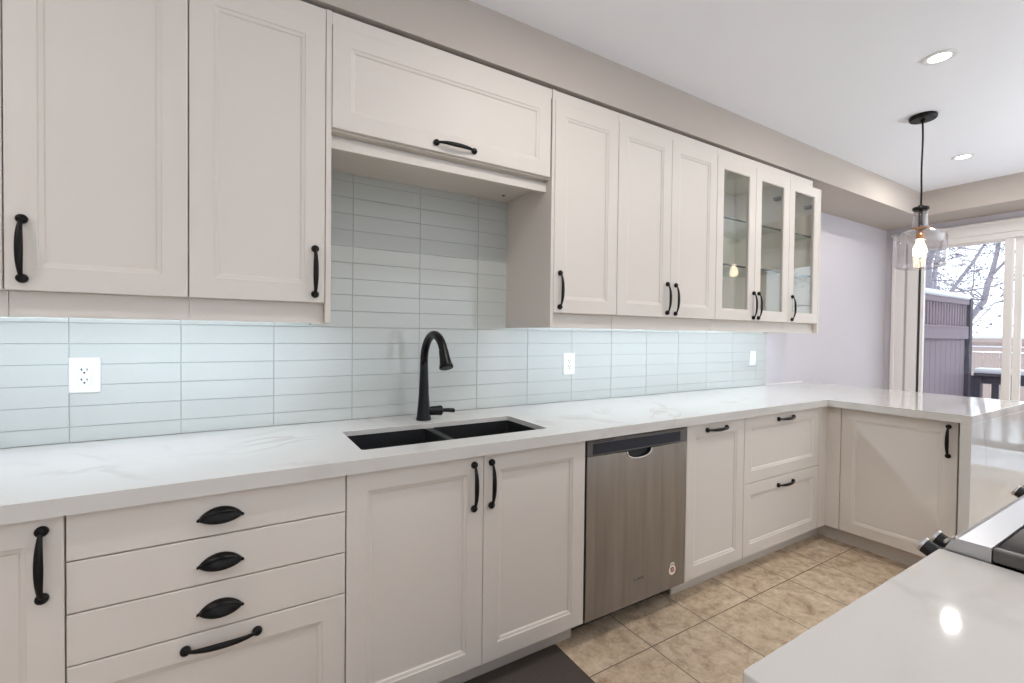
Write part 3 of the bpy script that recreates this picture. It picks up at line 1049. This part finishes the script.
# glass cooktop
g = MB(); g.box(RX0 + 0.016, RX1 - 0.016, -2.42, -1.7985, 0.870, RZ - 0.001, 0.002)
ck = g.build('cooktop', M['black_glass'], rg)
for bx_, by_, br_ in ((0.09, -1.96, 0.09), (0.45, -1.96, 0.11), (0.09, -2.26, 0.08), (0.45, -2.26, 0.08)):
    g = MB(); g.lathe([(br_ - 0.0015, 0), (br_ - 0.0015, 0.0003), (br_, 0.0003), (br_, 0)], (bx_, by_, RZ - 0.0009), n=40, closed=True)
    g.build('burner_ring', M['steel_dark'], ck)
# steel side rims
for nm, x0, x1 in (('side_rim', RX0, RX0 + 0.0155), ('side_rim', RX1 - 0.0155, RX1)):
    g = MB(); g.box(x0, x1, -2.42, -1.7985, 0.8825, RZ + 0.001, 0.003, 2)
    g.build(nm, M['steel_dark'], rg)
# front control panel: flat ledge that falls away towards the sink side
prof = [(-1.7975, RZ + 0.001), (-1.756, RZ + 0.0005), (-1.748, RZ - 0.003), (-1.7312, 0.868), (-1.7225, 0.850), (-1.7225, 0.835), (-1.7975, 0.835)]
g = MB()
g.rings([[Vector((x, y, z)) for y, z in prof] for x in (RX0, RX1)])
cp = g.build('control_panel', M['steel_bright'], rg)
g = MB()
for i in range(3):
    y = -1.7535 + 0.0065 * i
    z = RZ + 0.001 - (0.0 if i == 0 else 0.0075 * i - 0.004)
    g.box(RX0 - 0.0010, RX0 + 0.016, y, y + 0.0032, z - 0.003, z + 0.0012)
g.build('vent_slots', M['chrome'], cp)
for kx in (-0.0965, -0.033, 0.510, 0.600):
    g = MB()
    ax = Vector((0, 0.90, 0.436)).normalized()
    c = Vector((kx, -1.7268, 0.859))
    g.tube([c - ax * 0.002, c + ax * 0.004, c + ax * 0.005, c + ax * 0.024], [0.0165, 0.0165, 0.0140, 0.0135], n=24)
    k = g.build('knob', M['plastic_black'], cp, angle=35)
    g = MB()
    g.tube([c + ax * 0.0235, c + ax * 0.024, c + ax * 0.028, c + ax * 0.0295], [0.0138, 0.0148, 0.0148, 0.0125], n=24)
    g.build('knob_face', M['chrome'], k, angle=35)
# oven door with handle
g = MB(); g.box(RX0 + 0.003, RX1 - 0.003, -1.7645, -1.728, 0.25, 0.829, 0.004, 2)
od = g.build('oven_door', M['steel_bright'], rg)
g = MB(); g.box(RX0 + 0.12, RX1 - 0.12, -1.7285, -1.726, 0.36, 0.70, 0.001)
g.build('oven_window', M['black_glass'], od)
g = MB()
HZ, HY = 0.775, -1.684
g.tube([(RX0 + 0.040, HY, HZ), (RX0 + 0.046, HY, HZ), (RX1 - 0.046, HY, HZ), (RX1 - 0.040, HY, HZ)], [0.011, 0.0125, 0.0125, 0.011], n=16)
for x in (RX0 + 0.06, RX1 - 0.06):
    g.tube([(x, -1.729, HZ), (x, HY, HZ)], 0.009, n=12)
oh = g.build('oven_handle', M['steel_bright'], od, angle=40)
for x, s in ((RX0 + 0.040, -1), (RX1 - 0.040, 1)):
    g = MB()
    g.tube([(x - s * 0.006, HY, HZ), (x + s * 0.006, HY, HZ), (x + s * 0.010, HY, HZ)], [0.0148, 0.0148, 0.012], n=16)
    g.build('handle_cap', M['plastic_black'], od, angle=40)
g = MB(); g.box(RX0 + 0.003, RX1 - 0.003, -1.7645, -1.732, 0.065, 0.245, 0.004, 2)
g.build('drawer', M['steel_bright'], rg)

# ------------------------------------------------------------------ downlights
def downlight(x, y, label):
    r = thing('recessed_downlight', (x, y, CEIL), label, 'light', 'round recessed ceiling downlights')
    g = MB(); g.lathe([(0.040, -0.0005), (0.062, -0.0005), (0.062, -0.003), (0.056, -0.006), (0.044, -0.006), (0.040, -0.003)], (x, y, CEIL), n=40, closed=True)
    g.build('trim_ring', M['plastic_white'], r, angle=40)
    g = MB(); g.lathe([(0.0, -0.0025), (0.0395, -0.0025), (0.0395, -0.0006), (0.0, -0.0006)], (x, y, CEIL), n=40)
    g.build('diffuser', M['lamp_face'], r)
    ld = bpy.data.lights.new('downlight_lamp', 'AREA')
    ld.shape = 'DISK'
    ld.size = 0.076
    ld.energy = DOWNLIGHT_W
    ld.color = DOWN_COLOR
    lo = bpy.data.objects.new('downlight_lamp', ld)
    COL.objects.link(lo)
    lo.parent = r
    lo.location = (0, 0, -0.007)
downlight(1.580, -1.217, 'larger lit round downlight in the ceiling above and left of the black pendant canopy')
downlight(3.237, -0.873, 'smaller lit round downlight in the ceiling to the right of the pendant cord')
for x, y, t in ((-0.1, -1.2, 'lit round downlight in the ceiling above the range front'), (-2.5, -1.2, 'lit round downlight in the ceiling above the leftmost base cabinet'),
                (-2.4, -4.2, 'added unseen downlight in the ceiling behind the camera on the left'), (-0.5, -4.2, 'added unseen downlight in the ceiling behind the camera, level with the faucet'),  # the rear three are unseen, added to brighten the room
                (3.1, -4.4, 'added unseen downlight in the ceiling far behind the range')):
    downlight(x, y, t)

# floor lamps out of view, added to brighten the ceiling
def fill_lamp(x, y, watts, label):
    r = thing('added_floor_lamp', (x, y, 0.012), label, 'lamp', 'added fill lamps')
    g = MB(); g.lathe([(0, 0), (0.14, 0), (0.14, 0.012), (0.03, 0.028), (0, 0.028)], (x, y, 0.0125), n=32)
    g.build('base', M['steel_dark'], r, angle=40)
    g = MB(); g.tube([(x, y, 0.03), (x, y, 1.52)], 0.012, n=14)
    g.build('pole', M['steel_dark'], r, smooth=True)
    g = MB(); g.lathe([(0.0, 1.51), (0.05, 1.515), (0.13, 1.56), (0.18, 1.63), (0.177, 1.632), (0.126, 1.566), (0.05, 1.522), (0.0, 1.518)], (x, y, 0), n=40)
    g.build('bowl', M['linen'], r, smooth=True)
    g = MB(); g.lathe([(0, 1.518), (0.02, 1.52), (0.02, 1.55), (0.035, 1.58), (0.03, 1.605), (0.0, 1.615)], (x, y, 0), n=20)
    g.build('bulb', M['lamp_face'], r, smooth=True)
    ld = bpy.data.lights.new('fill_lamp_light', 'AREA')
    ld.shape = 'DISK'
    ld.size = 0.16
    ld.energy = watts
    ld.color = (0.88, 0.95, 1.0)
    lo = bpy.data.objects.new('fill_lamp_light', ld)
    COL.objects.link(lo)
    lo.parent = r
    lo.location = (0, 0, 1.612)
    lo.rotation_euler = (math.pi, 0, 0)
fill_lamp(3.2, -3.0, FILL_LAMP_W, 'added fill lamp with a white bowl near the far end of the sliding door')
fill_lamp(-2.75, -2.9, FILL_LAMP_W * 0.26, 'added fill lamp with a white bowl by the left wall')

# ------------------------------------------------------------------ glass pendant
px, py = 2.235, -0.958
pd = thing('pendant_lamp', (px, py, CEIL), 'clear glass jar pendant lamp on a black cord above the peninsula', 'pendant lamp')
g = MB(); g.lathe([(0.0, -0.0005), (0.062, -0.0005), (0.064, -0.004), (0.064, -0.018), (0.059, -0.024), (0.0, -0.025)], (px, py, CEIL), n=40)
g.build('canopy', M['black_metal'], pd, angle=40)
g = MB()
N = 16
pts = [(px + 0.0016 * math.sin(i * 0.9), py + 0.0016 * math.cos(i * 0.7), CEIL - 0.024 - (CEIL - 0.024 - 2.024) * i / N) for i in range(N + 1)]
g.lathe([(0.0, -0.024), (0.012, -0.024), (0.009, -0.040), (0.0, -0.041)], (px, py, CEIL), n=16)
g.tube(pts, 0.0045, n=10)
g.build('cord', M['black_metal'], pd, smooth=True)
g = MB(); g.lathe([(0.0, 0.018), (0.012, 0.016), (0.014, 0.006), (0.037, 0.004), (0.039, 0.0), (0.039, -0.010), (0.034, -0.014), (0.0, -0.014)], (px, py, 2.018), n=36)
cap_ = g.build('cap', M['black_metal'], pd, angle=40)
g = MB(); g.tube([(px, py, 2.004), (px, py, 1.905)], 0.010, n=14)
g.build('stem', M['black_metal'], pd, smooth=True)
outp = [(0.033, 2.004), (0.0345, 1.96), (0.0365, 1.915), (0.042, 1.898), (0.065, 1.888), (0.094, 1.876), (0.112, 1.862), (0.1195, 1.842), (0.120, 1.80), (0.120, 1.72), (0.117, 1.690), (0.110, 1.674), (0.090, 1.666)]
inp = [(r_ - 0.003, z_ - (0.003 if 3 <= i <= 6 else 0)) for i, (r_, z_) in enumerate(outp)]
g = MB(); g.lathe(outp + inp[::-1], (px, py, 0), n=56, closed=True)
g.build('glass_shade', M['shade'], pd, smooth=True)
g = MB(); g.lathe([(0.0, 1.902), (0.052, 1.899), (0.052, 1.896), (0.019, 1.894), (0.019, 1.845), (0.016, 1.838), (0.0, 1.838)], (px, py, 0), n=28)
g.build('socket', M['brass'], pd, angle=40)
g = MB(); g.lathe([(0.0, 1.837), (0.013, 1.836), (0.014, 1.822), (0.022, 1.805), (0.030, 1.785), (0.032, 1.768), (0.029, 1.750), (0.018, 1.737), (0.0, 1.733)], (px, py, 0), n=24)
g.build('bulb', M['bulb'], pd, smooth=True)

# ------------------------------------------------------------------ sliding patio door (structure) with casing
g = MB()
# casing boards
cx0, cx1 = XF - 0.022, XF - 0.0005
g.box(cx0, cx1, -0.150, -0.054, 0.0, 2.281, 0.003)
g.box(cx0, cx1, -2.276, -2.180, 0.0, 2.281, 0.003)
g.box(cx0, cx1, -2.180, -0.150, 2.176, 2.281, 0.003)
g.box(cx0 - 0.010, cx1, -2.290, -0.040, 2.262, 2.286, 0.004)
g.box(cx0 - 0.006, cx1, -0.080, -0.050, 0.0, 2.262, 0.004)
struct(g.build('trim_3', M['white_trim']), 'white casing around the sliding door')
g = MB()
g.box(XF - 0.016, XF + 0.10, -0.250, -0.1705, 0.0, 2.1755, 0.003)
g.box(XF - 0.016, XF + 0.10, -2.1595, -2.080, 0.0, 2.1755, 0.003)
g.box(XF - 0.016, XF + 0.10, -2.080, -0.250, 2.125, 2.1755, 0.003)
g.box(XF + 0.0, XF + 0.10, -2.080, -0.250, 0.0, 0.04, 0.003)
dr1 = struct(g.build('door_1', M['white_trim']), 'white sliding glass patio door')
g = MB()
g.box(XF + 0.012, XF + 0.05, -0.268, -0.2505, 0.04, 2.125)
g.build('gasket', M['gasket'], dr1)
g = MB()
g.box(XF + 0.010, XF + 0.05, -0.292, -0.2685, 0.04, 2.125, 0.002)
g.box(XF + 0.004, XF + 0.05, -0.882, -0.830, 0.04, 2.125, 0.003)
g.box(XF + 0.010, XF + 0.05, -0.830, -0.292, 0.04, 0.13, 0.003)
g.box(XF + 0.010, XF + 0.05, -0.830, -0.292, 2.105, 2.125, 0.002)
g.build('fixed_sash', M['white_trim'], dr1)
g = MB(); g.box(XF + 0.027, XF + 0.033, -0.831, -0.291, 0.129, 2.106)
g.build('pane', M['glass_pane'], dr1)
g = MB()
g.box(XF + 0.055, XF + 0.09, -0.930, -0.8825, 0.04, 2.125, 0.003)
g.box(XF + 0.055, XF + 0.09, -2.080, -2.030, 0.04, 2.125, 0.003)
g.box(XF + 0.055, XF + 0.09, -2.030, -0.930, 0.04, 0.13, 0.003)
g.box(XF + 0.055, XF + 0.09, -2.030, -0.930, 2.085, 2.125, 0.003)
sl = g.build('sliding_sash', M['white_trim'], dr1)
g = MB(); g.box(XF + 0.070, XF + 0.076, -2.031, -0.929, 0.129, 2.086)
g.build('pane', M['glass_pane'], sl)
g = MB(); g.box(XF - 0.012, XF + 0.012, -0.835, -0.255, 2.118, 2.174, 0.004)
g.build('blind_cassette', M['white_trim'], dr1)
g = MB(); g.tube([(XF + 0.006, -1.99, 0.95), (XF - 0.02, -1.99, 0.97), (XF - 0.02, -1.99, 1.13), (XF + 0.006, -1.99, 1.15)], 0.008, n=10)
g.build('pull', M['white_trim'], dr1, smooth=True)

# ------------------------------------------------------------------ outside
GX = XF + 0.125
g = MB(); g.box(GX, 6.45, -3.6, 0.6, -0.22, -0.06)
tag(g.build('deck', M['fence_dark']), 'snow covered wooden deck outside the sliding door', 'deck', kind='structure')
g = MB(); g.box(GX, 6.10, -3.5, -0.30, -0.0595, 0.02, 0.03, 2)
tag(g.build('deck_snow', M['snow']), 'layer of snow lying on the deck', 'snow', kind='stuff')
g = MB(); g.box(-40, 60, -50, 40, -0.75, -0.62)
tag(g.build('snowy_ground', M['snow']), 'snow covered ground beyond the deck', 'ground', kind='structure')

# privacy screen along the side of the deck
pf = thing('privacy_fence', (5.4, -0.2, -0.06), 'purple-grey stained wood privacy screen with slatted top and snow cap beside the deck', 'fence')
FX0, FX1 = GX + 0.08, 6.02
n = 9
for i in range(n):
    x0 = FX0 + (FX1 - FX0) * i / n
    x1 = FX0 + (FX1 - FX0) * (i + 1) / n
    g = MB(); g.box(x0 + 0.003, x1 - 0.003, -0.205, -0.185, -0.055, 1.27, 0.003)
    g.build('board', M['fence'], pf)
g = MB(); g.box(FX0, FX1, -0.235, -0.205, 1.255, 1.375, 0.004)
g.build('rail', M['fence'], pf)
g = MB(); g.box(FX0, FX1, -0.235, -0.165, 1.375, 1.40, 0.004)
g.build('rail', M['fence'], pf)
g = MB(); g.box(FX0, FX1, -0.235, -0.165, 1.645, 1.705, 0.004)
g.build('top_rail', M['fence'], pf)
ns = 17
for i in range(ns):
    x = FX0 + 0.02 + (FX1 - FX0 - 0.05) * i / (ns - 1)
    g = MB(); g.box(x - 0.017, x + 0.017, -0.215, -0.190, 1.395, 1.65)
    g.build('slat', M['fence'], pf)
for x, zt in ((FX0 - 0.045, 1.72), (FX1 + 0.045, 1.73)):
    g = MB(); g.box(x - 0.045, x + 0.045, -0.245, -0.155, -0.055, zt, 0.005)
    g.build('post', M['fence_dark'] if x > 5.5 else M['fence'], pf)
g = MB(); g.box(FX0 - 0.02, FX1, -0.255, -0.145, 1.706, 1.765, 0.025, 3)
g.build('snow_cap', M['snow'], pf)

# deck railing across the end
RXX = 6.22
rl = thing('deck_railing', (RXX, -1.8, -0.06), 'low dark wood deck railing with snow on its flat cap', 'railing')
g = MB(); g.box(RXX - 0.07, RXX + 0.07, -3.5, -0.25, 0.83, 0.865, 0.004)
g.build('cap', M['fence_dark'], rl)
g = MB(); g.box(RXX - 0.03, RXX + 0.02, -3.5, -0.25, 0.745, 0.83, 0.003)
g.build('rail', M['fence_dark'], rl)
g = MB(); g.box(RXX - 0.03, RXX + 0.02, -3.5, -0.30, 0.02, 0.10, 0.003)
g.build('rail', M['fence_dark'], rl)
y = -0.42
while y > -3.45:
    g = MB(); g.box(RXX - 0.025, RXX + 0.012, y - 0.028, y + 0.028, 0.09, 0.75, 0.002)
    g.build('baluster', M['fence_dark'], rl)
    y -= 0.15
for y in (-0.255, -3.5):
    g = MB(); g.box(RXX - 0.05, RXX + 0.05, y - 0.05, y + 0.05, -0.055, 0.83, 0.003)
    g.build('post', M['fence_dark'], rl)
g = MB(); g.box(RXX - 0.09, RXX + 0.09, -3.5, -0.25, 0.866, 0.925, 0.028, 3)
g.build('snow_cap', M['snow'], rl)

# far cedar fence
ff = thing('cedar_fence', (14, -3, -0.62), 'pale weathered cedar fence across the back of the snowy garden', 'fence')
g = MB()
yy = -16.0
while yy < 8:
    g.box(14.0, 14.03, yy + 0.004, yy + 0.136, -0.6, 0.95)
    yy += 0.14
b_ = g.build('board_panel', M['fence_far'], ff)
for zz in (0.97, 1.18):
    g = MB(); g.box(13.94, 14.05, -16, 8, zz, zz + 0.10, 0.01)
    g.build('rail', M['fence_far'], ff)
g = MB(); g.box(13.99, 14.03, -16, 8, 1.0, 1.2)
g.build('board_panel', M['fence_far'], ff)
g = MB(); g.box(13.92, 14.07, -16, 8, 1.281, 1.34, 0.02, 2)
g.build('snow_cap', M['snow'], ff)
g = MB(); g.box(13.90, 13.99, -16, 8, 1.071, 1.105, 0.015, 2)
g.build('snow_cap', M['snow'], ff)

# bare winter trees: hand-placed trunks and limbs, branching at random into twigs with a few dead leaves
def tree(paths, seed, label, spread=1.7, n0=9, leaves=150, levels=3, twig_r=0.016):
    rnd = random.Random(seed)
    base = Vector(paths[0][0][0])
    t = thing('bare_tree', base, label, 'tree', 'bare trees beyond the deck')
    trunk, twig, ends = MB(), MB(), []
    def grow(p, d, L, r, lvl):
        n = 5
        pts, rr = [p.copy()], [r]
        for i in range(n):
            d = (d + Vector((rnd.uniform(-1, 1), rnd.uniform(-1, 1), rnd.uniform(-0.8, 0.8))) * 0.24).normalized()
            p = p + d * (L / n)
            pts.append(p.copy())
            rr.append(max(0.004, r * (1 - 0.6 * (i + 1) / n)))
        twig.tube(pts, rr, n=5)
        ends.extend(pts[2:])
        if lvl >= levels: return
        for k in range(rnd.choice((3, 4))):
            i = rnd.randint(1, n)
            a = Vector((rnd.uniform(-1, 1), rnd.uniform(-1, 1), rnd.uniform(-0.5, 0.7))).normalized()
            grow(pts[i], (d * 0.5 + a * 0.8).normalized(), L * rnd.uniform(0.5, 0.75), max(0.006, rr[i] * 0.62), lvl + 1)
    for pts, r0, r1 in paths:
        P = [Vector(p) for p in pts]
        fine = []
        for i in range(len(P) - 1):
            for k in range(4):
                q = P[i].lerp(P[i + 1], k / 4)
                fine.append(q + (Vector((rnd.uniform(-1, 1), rnd.uniform(-1, 1), 0)) * 0.03 if fine else Vector()))
        fine.append(P[-1])
        m = len(fine)
        trunk.tube(fine, [r0 + (r1 - r0) * i / (m - 1) for i in range(m)], n=9)
        for k in range(n0):
            i = rnd.randint(m // 2, m - 1)
            a = Vector((rnd.uniform(-1, 1), rnd.uniform(-1, 1), rnd.uniform(-0.35, 0.7))).normalized()
            grow(fine[i], a, spread * rnd.uniform(0.6, 1.2), twig_r * rnd.uniform(0.9, 1.9), 1)
    trunk.build('trunk', M['bark'], t, smooth=True)
    twig.build('branches', M['bark'], t, smooth=True)
    lf = MB()
    for k in range(leaves):
        c = rnd.choice(ends)
        for q in range(6):
            o = c + Vector((rnd.gauss(0, 0.08), rnd.gauss(0, 0.08), rnd.gauss(-0.05, 0.07)))
            s = rnd.uniform(0.02, 0.05)
            a = Vector((rnd.uniform(-1, 1), rnd.uniform(-1, 1), rnd.uniform(-1, 1))).normalized()
            b = a.orthogonal().normalized()
            lf.quad([o - a * s, o + b * s * 0.5, o + a * s, o - b * s * 0.5])
    lo = lf.build('leaves', M['leaf'], t)
    lo['kind'] = 'stuff'
tree([([(12, 1.95, -0.64), (12, 1.95, 1.6), (12.0, 2.0, 2.9)], 0.15, 0.11),
      ([(12, 2.0, 2.85), (12.1, 2.3, 3.7), (12.4, 2.9, 5.4)], 0.08, 0.03),
      ([(12, 1.98, 2.80), (11.9, 1.75, 3.7), (11.8, 1.2, 5.2)], 0.06, 0.025)], 5,
     'forked bare tree rising behind the privacy screen', leaves=340, n0=15, twig_r=0.014)
tree([([(20, 4.4, -0.64), (20, 3.71, 1.05), (20, 2.88, 2.56)], 0.11, 0.085),
      ([(20, 2.9, 2.5), (20, 2.57, 4.64), (20.2, 1.8, 7.5)], 0.08, 0.03),
      ([(20, 2.7, 3.4), (19.8, 1.3, 5.2), (19.6, 0.2, 6.6)], 0.045, 0.025)], 12,
     'leaning bare tree showing between the privacy screen and the door stile', spread=2.6, leaves=320, twig_r=0.018, n0=17)
tree([([(34, 8.5, -0.64), (34, 8.4, 3.0), (34, 8.0, 8.5)], 0.22, 0.06),
      ([(34, 8.4, 2.4), (33.8, 6.6, 5.5), (33.6, 5.4, 8.0)], 0.12, 0.04)], 23,
     'distant bare tree low against the sky behind the others', spread=3.6, n0=14, leaves=220, twig_r=0.03)
tree([([(10.5, -3.4, -0.64), (10.5, -3.3, 2.0), (10.6, -3.1, 5.0)], 0.13, 0.05),
      ([(10.5, -3.35, 1.6), (10.3, -2.7, 3.4), (10.2, -2.3, 4.6)], 0.08, 0.03)], 31,
     'bare tree seen through the right pane of the sliding door', spread=1.3, leaves=160)
